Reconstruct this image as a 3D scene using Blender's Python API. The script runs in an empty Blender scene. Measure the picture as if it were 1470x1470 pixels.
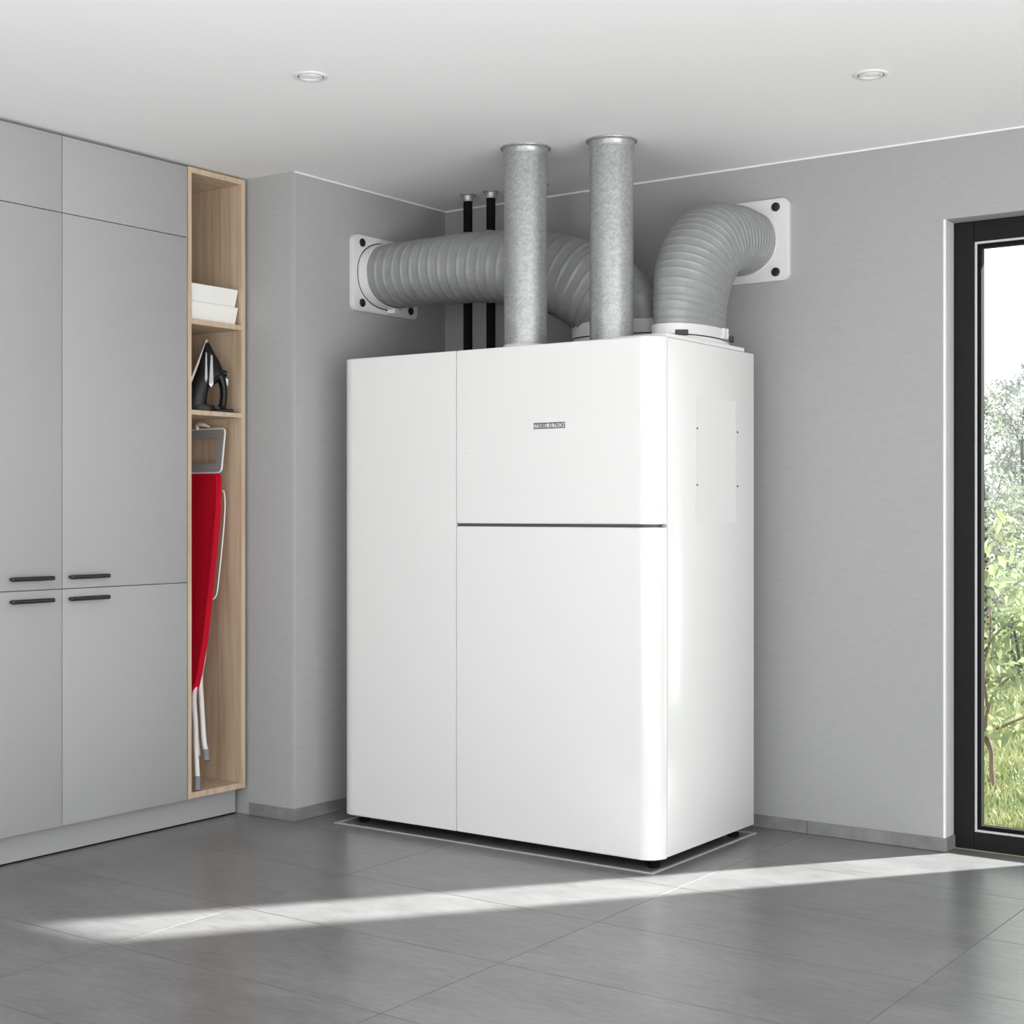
import bpy, bmesh, math, random
import numpy as np
from mathutils import Vector, Matrix
random.seed(7)
RNG = np.random.default_rng(7)
SC = bpy.context.scene
COL = SC.collection

# ------------------------------------------------------------------ camera, sky, sun, exposure
CAM_H = 1.25
cam_d = bpy.data.cameras.new('camera')
cam_d.sensor_width = 36.0
cam_d.lens = 36.0 * 2137.2 / 1470.0
cam_d.clip_start = 0.05
cam_d.clip_end = 200.0
cam = bpy.data.objects.new('camera', cam_d)
COL.objects.link(cam)
cam.location = (0, 0, CAM_H)
cam.rotation_euler = (math.radians(90), 0, math.radians(35.332))
SC.camera = cam

SC.view_settings.view_transform = 'Standard'
SC.view_settings.look = 'None'
SC.view_settings.gamma = 1.0
SC.view_settings.use_curve_mapping = False
SC.view_settings.exposure = -0.25

SKY = 2.9
SUN = 31.0
world = bpy.data.worlds.new('sky')
SC.world = world
world.use_nodes = True
bg = world.node_tree.nodes['Background']
bg.inputs[0].default_value = (0.93, 0.97, 1.0, 1)
bg.inputs[1].default_value = SKY

sun_d = bpy.data.lights.new('sun', 'SUN')
sun_d.energy = SUN
sun_d.angle = math.radians(1.6)
sun_d.color = (1.0, 0.98, 0.95)
sun = bpy.data.objects.new('sun', sun_d)
COL.objects.link(sun)
EL = math.atan(0.65)
SUN_DIR = Vector((-0.6076 * math.cos(EL), -0.7943 * math.cos(EL), -math.sin(EL)))
sun.rotation_euler = SUN_DIR.to_track_quat('-Z', 'Y').to_euler()
sun.location = (8, 14, 9)

def area(name, loc, size, aim, radiance, col=(1, 1, 1)):
    d = bpy.data.lights.new(name, 'AREA')
    d.shape = 'RECTANGLE'
    d.size, d.size_y = size
    d.energy = radiance * math.pi * size[0] * size[1]
    d.color = col
    o = bpy.data.objects.new(name, d)
    COL.objects.link(o)
    o.location = loc
    o.rotation_euler = Vector(aim).to_track_quat('-Z', 'Y').to_euler()
    return o

# added area lamps: daylight boost at unseen openings, plus upward fill for the ceiling
area('daylight_fill_rear', (-3.0, -3.2, 1.15), (0.6, 2.2), (0, 1, 0.2), 2.8)
area('daylight_fill_rear', (0.75, -3.2, 0.80), (2.8, 1.5), (0, 1, 0.8), 0.9)
area('daylight_fill_right', (2.5, 1.3, 0.80), (4.6, 1.5), (-1, 0, 0.85), 6.3)
area('ceiling_fill', (0.3, 0.4, 0.15), (2.4, 2.4), (0, 0, 1), 5.6)
area('ceiling_fill', (-2.0, 0.2, 0.15), (1.6, 2.2), (0, 0, 1), 5.6)

try:
    SC.cycles.use_denoising = True
    SC.cycles.max_bounces = 10
    SC.cycles.diffuse_bounces = 6
    SC.cycles.transparent_max_bounces = 16
    SC.cycles.sample_clamp_indirect = 8.0
except Exception:
    pass

# ------------------------------------------------------------------ room dimensions (metres)
CEIL = 2.627
X_LEFT = -5.05        # plaster wall behind the cabinets
X_RIGHT = 2.6
Y_BACK = 5.387        # wall with the narrow window
Y_REAR = -3.4         # glazed wall behind the camera
X_SHAFT, Y_SHAFT = -4.195, 4.394   # boxed-in shaft, front corner
WIN_L, WIN_R, WIN_T = -1.866, -1.29, 2.326
Y_OUT = 5.71
GROUND = -0.05

# ------------------------------------------------------------------ materials
def mat(name, col, rough=0.5, metal=0.0, spec=0.5, coat=0.0):
    m = bpy.data.materials.new(name)
    m.use_nodes = True
    p = m.node_tree.nodes['Principled BSDF']
    p.inputs['Base Color'].default_value = (*col, 1)
    p.inputs['Roughness'].default_value = rough
    p.inputs['Metallic'].default_value = metal
    p.inputs['Specular IOR Level'].default_value = spec
    p.inputs['Coat Weight'].default_value = coat
    return m

def nodes(m):
    return m.node_tree.nodes, m.node_tree.links, m.node_tree.nodes['Principled BSDF']

def noise_node(m, scale=5, detail=4, rough=0.55, stretch=(1, 1, 1), space='Object'):
    n, l, p = nodes(m)
    tc = n.new('ShaderNodeTexCoord')
    mp = n.new('ShaderNodeMapping')
    mp.inputs['Scale'].default_value = stretch
    l.new(tc.outputs[space], mp.inputs[0])
    t = n.new('ShaderNodeTexNoise')
    t.inputs['Scale'].default_value = scale
    t.inputs['Detail'].default_value = detail
    t.inputs['Roughness'].default_value = rough
    l.new(mp.outputs[0], t.inputs['Vector'])
    return t

def ramp(m, src, stops):
    n, l, p = nodes(m)
    r = n.new('ShaderNodeValToRGB')
    e = r.color_ramp.elements
    e[0].position, e[0].color = stops[0][0], (*stops[0][1], 1)
    e[1].position, e[1].color = stops[-1][0], (*stops[-1][1], 1)
    for pos, c in stops[1:-1]:
        x = e.new(pos)
        x.color = (*c, 1)
    l.new(src, r.inputs[0])
    return r

def bump(m, src, strength=0.2, dist=0.002):
    n, l, p = nodes(m)
    b = n.new('ShaderNodeBump')
    b.inputs['Strength'].default_value = strength
    b.inputs['Distance'].default_value = dist
    l.new(src, b.inputs['Height'])
    l.new(b.outputs[0], p.inputs['Normal'])
    return b

def plaster(name, col):
    m = mat(name, col, 0.85, spec=0.25)
    n, l, p = nodes(m)
    t = noise_node(m, 90, 5, 0.7, (0.22, 0.22, 1.0), 'Object')
    c = ramp(m, t.outputs[0], [(0.3, tuple(x * 0.965 for x in col)), (0.7, tuple(x * 1.035 for x in col))])
    l.new(c.outputs[0], p.inputs['Base Color'])
    bump(m, t.outputs[0], 0.24, 0.0015)
    return m

M = {}
M['wall'] = plaster('grey_plaster', (0.37, 0.37, 0.371))
M['wall_white'] = mat('white_plaster', (0.80, 0.80, 0.80), 0.8, spec=0.2)
M['ceiling'] = mat('ceiling_paint', (0.89, 0.89, 0.89), 0.9, spec=0.15)
M['reveal'] = mat('reveal_plaster', (0.56, 0.56, 0.56), 0.8, spec=0.2)
M['bead_lit_edge'] = mat('bead_lit_edge', (0.47, 0.47, 0.47), 0.7, spec=0.2)
M['bead'] = mat('white_bead', (0.82, 0.82, 0.82), 0.6)
M['enamel'] = mat('white_enamel', (0.81, 0.81, 0.80), 0.22, coat=0.2)
M['enamel_top'] = mat('white_sheet', (0.78, 0.78, 0.77), 0.35)
M['white_plastic'] = mat('white_plastic', (0.72, 0.72, 0.715), 0.35)
M['carcass_grey'] = mat('seam_grey', (0.22, 0.22, 0.22), 0.5)
M['black'] = mat('black_plastic', (0.012, 0.012, 0.013), 0.4)
M['black_rubber'] = mat('black_rubber', (0.006, 0.006, 0.006), 0.8, spec=0.15)
M['lacquer'] = mat('grey_lacquer', (0.38, 0.38, 0.38), 0.42, spec=0.4)
M['handle'] = mat('black_handle', (0.016, 0.016, 0.017), 0.35)
M['alu_dark'] = mat('anthracite_aluminium', (0.008, 0.0083, 0.0088), 0.5, spec=0.22)
M['edge_glint'] = mat('painted_edge_glint', (0.55, 0.55, 0.57), 0.35)
M['red'] = mat('red_fabric', (0.52, 0.002, 0.020), 0.8, spec=0.2)
M['steel_grey'] = mat('grey_metal', (0.42, 0.44, 0.46), 0.3, 0.4)
M['white_metal'] = mat('white_metal', (0.74, 0.74, 0.73), 0.3)
M['foot_grey'] = mat('grey_rubber', (0.20, 0.20, 0.21), 0.6)
M['silver'] = mat('silver_plastic', (0.55, 0.55, 0.57), 0.25, 0.6)
M['iron_black'] = mat('iron_black', (0.007, 0.007, 0.009), 0.38, spec=0.3)
M['soleplate'] = mat('soleplate_metal', (0.62, 0.56, 0.50), 0.3, 0.8)
M['box_white'] = mat('white_box', (0.86, 0.85, 0.82), 0.45)
M['dark_grey'] = mat('dark_grey', (0.07, 0.07, 0.07), 0.5)
M['print'] = mat('badge_print', (0.018, 0.018, 0.02), 0.6, spec=0.2)
M['joint_strip'] = mat('joint_filler', (0.42, 0.42, 0.42), 0.5)
M['grout'] = mat('grout', (0.19, 0.19, 0.19), 0.8)
M['lens'] = mat('frosted_lens', (0.85, 0.85, 0.85), 0.5)
M['paving'] = mat('terrace_concrete', (0.45, 0.45, 0.44), 0.9)
M['bark'] = mat('bark', (0.16, 0.10, 0.085), 0.9)
M['bark_grey'] = mat('bark_grey', (0.055, 0.05, 0.048), 0.9)
M['berry'] = mat('black_berry', (0.010, 0.008, 0.012), 0.35)

# floor tiles: dark grey stone-look porcelain with soft streaks along x
m = M['tile'] = mat('porcelain_tile', (0.17, 0.17, 0.17), 0.28, spec=0.75)
n, l, p = nodes(m)
oi = n.new('ShaderNodeObjectInfo')
tc = n.new('ShaderNodeTexCoord')
off = n.new('ShaderNodeVectorMath'); off.operation = 'MULTIPLY'
cmb = n.new('ShaderNodeCombineXYZ')
for i in range(3):
    l.new(oi.outputs['Random'], cmb.inputs[i])
l.new(cmb.outputs[0], off.inputs[0]); off.inputs[1].default_value = (37, 91, 13)
add = n.new('ShaderNodeVectorMath'); add.operation = 'ADD'
l.new(tc.outputs['Object'], add.inputs[0]); l.new(off.outputs[0], add.inputs[1])
mp = n.new('ShaderNodeMapping'); mp.inputs['Scale'].default_value = (1.0, 2.2, 1.0)
l.new(add.outputs[0], mp.inputs[0])
t1 = n.new('ShaderNodeTexNoise'); t1.inputs['Scale'].default_value = 2.2; t1.inputs['Detail'].default_value = 8
t1.inputs['Roughness'].default_value = 0.68; t1.inputs['Distortion'].default_value = 0.15
l.new(mp.outputs[0], t1.inputs['Vector'])
mp2 = n.new('ShaderNodeMapping'); mp2.inputs['Scale'].default_value = (1.0, 4.5, 1.0)
l.new(add.outputs[0], mp2.inputs[0])
t2 = n.new('ShaderNodeTexNoise'); t2.inputs['Scale'].default_value = 13; t2.inputs['Detail'].default_value = 6
t2.inputs['Roughness'].default_value = 0.7
l.new(mp2.outputs[0], t2.inputs['Vector'])
mx = n.new('ShaderNodeMath'); mx.operation = 'MULTIPLY_ADD'
l.new(t2.outputs[0], mx.inputs[0]); mx.inputs[1].default_value = 0.55; 
sc_ = n.new('ShaderNodeMath'); sc_.operation = 'MULTIPLY'; l.new(t1.outputs[0], sc_.inputs[0]); sc_.inputs[1].default_value = 0.50
l.new(sc_.outputs[0], mx.inputs[2])
cr = ramp(m, mx.outputs[0], [(0.33, (0.115, 0.115, 0.117)), (0.5, (0.175, 0.175, 0.176)), (0.68, (0.235, 0.235, 0.235))])
l.new(cr.outputs[0], p.inputs['Base Color'])

# skirting tiles, same stone look
m = M['skirting'] = mat('skirting_stone', (0.22, 0.22, 0.22), 0.5)
n, l, p = nodes(m)
t = noise_node(m, 9, 6, 0.65, (1, 1, 1), 'Object')
c = ramp(m, t.outputs[0], [(0.3, (0.16, 0.16, 0.162)), (0.7, (0.27, 0.27, 0.27))])
l.new(c.outputs[0], p.inputs['Base Color'])

# oak
m = M['oak'] = mat('pale_oak', (0.52, 0.40, 0.29), 0.55, spec=0.3)
n, l, p = nodes(m)
t = noise_node(m, 3.0, 5, 0.6, (14, 14, 0.7), 'Object')
c = ramp(m, t.outputs[0], [(0.32, (0.46, 0.335, 0.225)), (0.5, (0.56, 0.435, 0.315)), (0.7, (0.62, 0.50, 0.38))])
l.new(c.outputs[0], p.inputs['Base Color'])
bump(m, t.outputs[0], 0.08, 0.001)

# galvanised steel with spangle
m = M['galv'] = mat('galvanised_steel', (0.62, 0.63, 0.635), 0.34, 0.5)
n, l, p = nodes(m)
tc = n.new('ShaderNodeTexCoord')
vo = n.new('ShaderNodeTexVoronoi'); vo.inputs['Scale'].default_value = 120; vo.inputs['Randomness'].default_value = 1.0
l.new(tc.outputs['Object'], vo.inputs['Vector'])
t = noise_node(m, 16, 6, 0.7)
sp = n.new('ShaderNodeSeparateColor'); l.new(vo.outputs['Color'], sp.inputs[0])
mix = n.new('ShaderNodeMath'); mix.operation = 'MULTIPLY_ADD'
l.new(sp.outputs[0], mix.inputs[0]); mix.inputs[1].default_value = 0.45
s2 = n.new('ShaderNodeMath'); s2.operation = 'MULTIPLY'; l.new(t.outputs[0], s2.inputs[0]); s2.inputs[1].default_value = 0.6
l.new(s2.outputs[0], mix.inputs[2])
c = ramp(m, mix.outputs[0], [(0.25, (0.33, 0.335, 0.34)), (0.80, (0.47, 0.475, 0.48))])
l.new(c.outputs[0], p.inputs['Base Color'])
rr = n.new('ShaderNodeMapRange'); rr.inputs[3].default_value = 0.30; rr.inputs[4].default_value = 0.40
l.new(mix.outputs[0], rr.inputs[0]); l.new(rr.outputs[0], p.inputs['Roughness'])

# hose fabric
m = M['hose'] = mat('hose_fabric', (0.30, 0.305, 0.31), 0.42, 0.15)
t = noise_node(m, 22, 4, 0.6)
bump(m, t.outputs[0], 0.25, 0.004)
n, l, p = nodes(m)
c = ramp(m, t.outputs[0], [(0.3, (0.28, 0.285, 0.29)), (0.7, (0.33, 0.335, 0.34))])
l.new(c.outputs[0], p.inputs['Base Color'])

# window glass: clear, reflecting by Fresnel, lets the sun through
m = M['glass'] = bpy.data.materials.new('window_glass')
m.use_nodes = True
n, l = m.node_tree.nodes, m.node_tree.links
n.remove(n['Principled BSDF'])
tr = n.new('ShaderNodeBsdfTransparent'); tr.inputs[0].default_value = (0.95, 0.965, 0.955, 1)
gl = n.new('ShaderNodeBsdfGlossy'); gl.inputs['Roughness'].default_value = 0.0
geo = n.new('ShaderNodeNewGeometry')
dt = n.new('ShaderNodeVectorMath'); dt.operation = 'DOT_PRODUCT'
l.new(geo.outputs['Normal'], dt.inputs[0]); l.new(geo.outputs['Incoming'], dt.inputs[1])
inv = n.new('ShaderNodeMath'); inv.operation = 'SUBTRACT'; inv.inputs[0].default_value = 1.0; inv.use_clamp = True
l.new(dt.outputs['Value'], inv.inputs[1])
p5 = n.new('ShaderNodeMath'); p5.operation = 'POWER'; p5.inputs[1].default_value = 5.0; l.new(inv.outputs[0], p5.inputs[0])
fr = n.new('ShaderNodeMath'); fr.operation = 'MULTIPLY_ADD'; fr.inputs[1].default_value = 0.96; fr.inputs[2].default_value = 0.04
l.new(p5.outputs[0], fr.inputs[0])
mxs = n.new('ShaderNodeMixShader')
l.new(fr.outputs[0], mxs.inputs[0]); l.new(tr.outputs[0], mxs.inputs[1]); l.new(gl.outputs[0], mxs.inputs[2])
l.new(mxs.outputs[0], n['Material Output'].inputs[0])

def leaf_mat(name, c1, c2, trans=0.45, scale=3.0):
    m = bpy.data.materials.new(name)
    m.use_nodes = True
    n, l = m.node_tree.nodes, m.node_tree.links
    p = n['Principled BSDF']
    p.inputs['Roughness'].default_value = 0.5
    geo = n.new('ShaderNodeNewGeometry')
    wn = n.new('ShaderNodeTexNoise'); wn.inputs['Scale'].default_value = scale; wn.inputs['Detail'].default_value = 3
    l.new(geo.outputs['Position'], wn.inputs['Vector'])
    r = n.new('ShaderNodeValToRGB')
    r.color_ramp.elements[0].position = 0.33; r.color_ramp.elements[0].color = (*c1, 1)
    r.color_ramp.elements[1].position = 0.67; r.color_ramp.elements[1].color = (*c2, 1)
    l.new(wn.outputs[0], r.inputs[0])
    l.new(r.outputs[0], p.inputs['Base Color'])
    tl = n.new('ShaderNodeBsdfTranslucent'); l.new(r.outputs[0], tl.inputs[0])
    mx = n.new('ShaderNodeMixShader'); mx.inputs[0].default_value = trans
    l.new(p.outputs[0], mx.inputs[1]); l.new(tl.outputs[0], mx.inputs[2])
    l.new(mx.outputs[0], n['Material Output'].inputs[0])
    return m

M['leaf'] = leaf_mat('fresh_leaf', (0.16, 0.22, 0.08), (0.38, 0.42, 0.22), 0.4, 9)
M['leaf_hedge'] = leaf_mat('hedge_leaf', (0.16, 0.24, 0.10), (0.32, 0.36, 0.18), 0.4, 2)
M['leaf_pale'] = leaf_mat('pale_leaf', (0.15, 0.17, 0.11), (0.27, 0.29, 0.21), 0.4, 1.2)  # greyed green, distance haze put into the leaf colour
M['leaf_mist'] = leaf_mat('hazed_leaf', (0.24, 0.25, 0.24), (0.34, 0.35, 0.33), 0.4, 0.8)  # far trees: stronger haze painted into the leaf colour
M['grass'] = leaf_mat('grass_blade', (0.13, 0.17, 0.06), (0.28, 0.29, 0.13), 0.3, 2.5)
M['soil'] = leaf_mat('lawn_soil', (0.10, 0.14, 0.05), (0.20, 0.24, 0.09), 0.0, 1.5)

# ------------------------------------------------------------------ builders
WLOC = {}

def link(o):
    COL.objects.link(o)
    return o

def tag(o, label=None, cat=None, group=None, kind=None):
    if label: o['label'] = label
    if cat: o['category'] = cat
    if group: o['group'] = group
    if kind: o['kind'] = kind
    return o

def thing(name, loc, label=None, cat=None, group=None, kind=None):
    o = bpy.data.objects.new(name, None)
    o.empty_display_size = 0.05
    o.location = loc
    link(o)
    WLOC[o.name] = Vector(loc)
    return tag(o, label, cat, group, kind)

def obj(name, bm, material, parent=None, smooth=None, origin=None):
    """Turn a bmesh built in world coordinates into one mesh object (and free the bmesh)."""
    bmesh.ops.recalc_face_normals(bm, faces=bm.faces)
    base = WLOC[parent.name] if parent is not None else Vector((0, 0, 0))
    org = Vector(origin) if origin is not None else base
    if parent is None and origin is None and len(bm.verts):
        xs = [v.co for v in bm.verts]
        org = Vector(((min(v.x for v in xs) + max(v.x for v in xs)) / 2,
                      (min(v.y for v in xs) + max(v.y for v in xs)) / 2,
                      min(v.z for v in xs)))
    bmesh.ops.translate(bm, verts=bm.verts, vec=-org)
    me = bpy.data.meshes.new(name)
    bm.to_mesh(me)
    bm.free()
    if isinstance(material, (list, tuple)):
        for mm in material: me.materials.append(mm)
    else:
        me.materials.append(material)
    if smooth is not None:
        me.shade_smooth()
        me.set_sharp_from_angle(angle=math.radians(smooth))
    o = bpy.data.objects.new(name, me)
    link(o)
    if parent is not None:
        o.parent = parent
        o.location = org - base
    else:
        o.location = org
    WLOC[o.name] = org
    return o

def B():
    return bmesh.new()

def box(bm, x0, x1, y0, y1, z0, z1, bev=0.0, seg=2, axis=None):
    r = bmesh.ops.create_cube(bm, size=1.0)
    vs = r['verts']
    for v in vs:
        v.co = Vector((x0 + (v.co.x + .5) * (x1 - x0), y0 + (v.co.y + .5) * (y1 - y0), z0 + (v.co.z + .5) * (z1 - z0)))
    if bev > 0:
        es = {e for v in vs for e in v.link_edges}
        if axis is not None:
            es = {e for e in es if abs((e.verts[0].co - e.verts[1].co).normalized()[axis]) > .9}
        bmesh.ops.bevel(bm, geom=list(es), offset=bev, segments=seg, profile=0.5, affect='EDGES')
    return vs

def prism(bm, pts, axis, a, b):
    """Extrude a 2-D polygon (two remaining axes in order) between a and b along axis."""
    def mk(u, v, w):
        if axis == 0: return Vector((w, u, v))
        if axis == 1: return Vector((u, w, v))
        return Vector((u, v, w))
    lo = [bm.verts.new(mk(u, v, a)) for u, v in pts]
    hi = [bm.verts.new(mk(u, v, b)) for u, v in pts]
    k = len(pts)
    bm.faces.new(lo[::-1]); bm.faces.new(hi)
    for i in range(k):
        bm.faces.new((lo[i], lo[(i + 1) % k], hi[(i + 1) % k], hi[i]))
    return lo + hi

def lathe(bm, profile, centre, axis=Vector((0, 0, 1)), seg=48, close=False):
    """Revolve (radius, height) pairs round an axis through centre."""
    axis = Vector(axis).normalized()
    q = Vector((0, 0, 1)).rotation_difference(axis)
    rings = []
    for r, hgt in profile:
        if r <= 1e-6:
            rings.append([bm.verts.new(Vector(centre) + q @ Vector((0, 0, hgt)))])
        else:
            rings.append([bm.verts.new(Vector(centre) + q @ Vector((r * math.cos(2 * math.pi * i / seg), r * math.sin(2 * math.pi * i / seg), hgt))) for i in range(seg)])
    pairs = list(zip(rings, rings[1:]))
    if close: pairs.append((rings[-1], rings[0]))
    for A, C in pairs:
        for i in range(seg):
            j = (i + 1) % seg
            if len(A) == 1 and len(C) == 1: continue
            if len(A) == 1: bm.faces.new((A[0], C[i], C[j]))
            elif len(C) == 1: bm.faces.new((A[i], A[j], C[0]))
            else: bm.faces.new((A[i], A[j], C[j], C[i]))

def smooth_path(pts, n):
    P = [np.array(p, float) for p in pts]
    P = [2 * P[0] - P[1]] + P + [2 * P[-1] - P[-2]]
    out = []
    segs = len(P) - 3
    for i in range(n):
        t = i / (n - 1) * segs
        k = min(int(t), segs - 1)
        u = t - k
        p0, p1, p2, p3 = P[k:k + 4]
        out.append(0.5 * ((2 * p1) + (p2 - p0) * u + (2 * p0 - 5 * p1 + 4 * p2 - p3) * u * u + (3 * p1 - p0 - 3 * p2 + p3) * u ** 3))
    return out

def tube(bm, pts, r, seg=10, n=None, caps=True, radii=None, closed=False):
    P = [Vector(p) for p in (smooth_path(pts, n) if n else pts)]
    k = len(P)
    R = radii if radii is not None else [r] * k
    if n and radii is not None and len(radii) != k:
        R = [float(np.interp(i / (k - 1), np.linspace(0, 1, len(radii)), radii)) for i in range(k)]
    rings = []
    up = None
    for i in range(k):
        if closed:
            T = (P[(i + 1) % k] - P[i - 1]).normalized()
        else:
            T = (P[min(i + 1, k - 1)] - P[max(i - 1, 0)]).normalized()
        if up is None:
            up = Vector((0, 0, 1)) if abs(T.z) < 0.9 else Vector((1, 0, 0))
        up = (up - T * up.dot(T))
        if up.length < 1e-4: up = T.orthogonal()
        up.normalize()
        side = T.cross(up)
        rings.append([bm.verts.new(P[i] + (up * math.cos(2 * math.pi * j / seg) + side * math.sin(2 * math.pi * j / seg)) * R[i]) for j in range(seg)])
    rng = range(k) if closed else range(k - 1)
    for i in rng:
        A, C = rings[i], rings[(i + 1) % k]
        for j in range(seg):
            bm.faces.new((A[j], A[(j + 1) % seg], C[(j + 1) % seg], C[j]))
    if caps and not closed:
        bm.faces.new(rings[0][::-1]); bm.faces.new(rings[-1])

def rounded_rect(w, h, r, seg=6, cx=0, cy=0):
    pts = []
    for sx, sy, a0 in ((1, 1, 0), (-1, 1, 90), (-1, -1, 180), (1, -1, 270)):
        for i in range(seg + 1):
            a = math.radians(a0 + 90 * i / seg)
            pts.append((cx + sx * (w / 2 - r) + r * math.cos(a), cy + sy * (h / 2 - r) + r * math.sin(a)))
    return pts

def loop_frame(bm, outer, inner, axis, a, b):
    """A flat frame: outer and inner outlines with the same point count, extruded along axis."""
    def mk(u, v, w):
        if axis == 0: return Vector((w, u, v))
        if axis == 1: return Vector((u, w, v))
        return Vector((u, v, w))
    k = len(outer)
    o0 = [bm.verts.new(mk(*q, a)) for q in outer]; o1 = [bm.verts.new(mk(*q, b)) for q in outer]
    i0 = [bm.verts.new(mk(*q, a)) for q in inner]; i1 = [bm.verts.new(mk(*q, b)) for q in inner]
    for i in range(k):
        j = (i + 1) % k
        bm.faces.new((o0[i], o0[j], o1[j], o1[i]))
        bm.faces.new((i0[j], i0[i], i1[i], i1[j]))
        bm.faces.new((o0[j], o0[i], i0[i], i0[j]))
        bm.faces.new((o1[i], o1[j], i1[j], i1[i]))

def ellipse(a, b, n=64, p=2.35, cx=0, cy=0):
    out = []
    for i in range(n):
        t = 2 * math.pi * i / n
        c, s = math.cos(t), math.sin(t)
        out.append((cx + a * math.copysign(abs(c) ** (2 / p), c), cy + b * math.copysign(abs(s) ** (2 / p), s)))
    return out

# ------------------------------------------------------------------ THE SETTING
def struct(name, bm, material, parent=None, smooth=None):
    o = obj(name, bm, material, parent, smooth)
    if parent is None: o['kind'] = 'structure'
    return o

bm = B(); box(bm, X_LEFT - .2, X_RIGHT + .2, Y_REAR - .3, Y_OUT, CEIL, CEIL + .25)
struct('ceiling', bm, M['ceiling'])

# floor slab (grout bed) with individual tiles
bm = B(); box(bm, X_LEFT, X_RIGHT, Y_REAR, 5.47, -.20, -.0013)
floor = struct('floor', bm, M['grout'])
PX, PY, GAP = 1.017, 0.508, 0.0026
xs = [-3.43 + PX * k for k in range(-2, 7)]
ys = [4.87 + PY * k for k in range(-17, 3)]
tile_cache = {}
def tile(x0, x1, y0, y1):
    key = (round(x1 - x0, 4), round(y1 - y0, 4))
    cx, cy = (x0 + x1) / 2, (y0 + y1) / 2
    if key not in tile_cache:
        bm = B(); w, d = key[0] / 2, key[1] / 2
        vs = box(bm, -w, w, -d, d, -.009, 0)
        top = [e for e in bm.edges if all(v.co.z > -.001 for v in e.verts)]
        bmesh.ops.bevel(bm, geom=top, offset=.0004, segments=1, affect='EDGES')
        bmesh.ops.recalc_face_normals(bm, faces=bm.faces)
        me = bpy.data.meshes.new('tile'); bm.to_mesh(me); bm.free(); me.materials.append(M['tile'])
        tile_cache[key] = me
    o = bpy.data.objects.new('tile', tile_cache[key])
    link(o); o.parent = floor
    o.location = Vector((cx, cy, 0)) - WLOC[floor.name]
for i in range(len(xs) - 1):
    for j in range(len(ys) - 1):
        x0, x1 = max(xs[i] + GAP / 2, X_LEFT + .002), min(xs[i + 1] - GAP / 2, X_RIGHT - .002)
        y0, y1 = max(ys[j] + GAP / 2, Y_REAR + .002), min(ys[j + 1] - GAP / 2, Y_BACK - .006)
        if x1 - x0 < .05 or y1 - y0 < .05: continue
        tile(x0, x1, y0, y1)
tile(WIN_L + .01, WIN_R - .01, 5.3815, 5.4685)

# walls
bm = B(); box(bm, X_LEFT - .2, X_LEFT, Y_REAR, Y_OUT, 0, CEIL)
struct('wall_left', bm, M['wall'])
bm = B()
box(bm, X_SHAFT - .004, WIN_L, Y_BACK, Y_OUT, 0, CEIL)
box(bm, WIN_L, WIN_R, Y_BACK, Y_OUT, WIN_T, CEIL)
box(bm, WIN_R, X_RIGHT + .2, Y_BACK, Y_OUT, 0, CEIL)
bmesh.ops.remove_doubles(bm, verts=bm.verts, dist=1e-5)
struct('wall_back', bm, M['wall'])
bm = B(); box(bm, X_LEFT + .001, X_SHAFT, Y_SHAFT, Y_OUT, 0, CEIL, .003, 2, axis=2)
struct('wall_shaft', bm, M['wall'], smooth=40)
# glazed garden side behind the camera and to the right: piers, sills and big panes
bm = B()
for a, b in ((X_LEFT, -4.75), (-1.15, -.75), (2.25, X_RIGHT)):
    box(bm, a, b, Y_REAR - .25, Y_REAR, 0, CEIL)
struct('wall_front', bm, M['wall_white'])
bm = B()
for a, b in ((Y_REAR, -1.3), (3.8, Y_BACK)):
    box(bm, X_RIGHT, X_RIGHT + .2, a, b, 0, CEIL)
struct('wall_right', bm, M['wall_white'])

# fine white acrylic joints where walls meet the ceiling, and the deep corner
bm = B()
box(bm, X_SHAFT + .0005, X_RIGHT - .01, Y_BACK - .006, Y_BACK - .0003, CEIL - .007, CEIL - .0004)
struct('trim_1', bm, M['bead'])
bm = B()
box(bm, X_SHAFT + .0003, X_SHAFT + .006, Y_SHAFT + .001, Y_BACK - .006, CEIL - .007, CEIL - .0004)
struct('trim_2', bm, M['bead'])

# rounded corner bead at reveal and shaft, lighter colour paints in the lit edge
bm = B()
lathe(bm, [(.006, 0.05), (.006, WIN_T)], (WIN_L - .0045, Y_BACK + .0045, 0), seg=20)
struct('trim_3', bm, M['bead'], smooth=60)
bm = B()
lathe(bm, [(.0080, 0.05), (.0080, CEIL - .001)], (X_SHAFT - .0078, Y_SHAFT + .0078, 0), seg=24)
struct('trim_6', bm, M['bead_lit_edge'], smooth=60)
# white reveal lining of the window opening
bm = B()
box(bm, WIN_L - .002, WIN_L + .0012, Y_BACK + .004, 5.476, .05, WIN_T - .001)
box(bm, WIN_R - .0012, WIN_R + .002, Y_BACK + .004, 5.476, .0, WIN_T - .001)
struct('trim_4', bm, M['reveal'])

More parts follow.
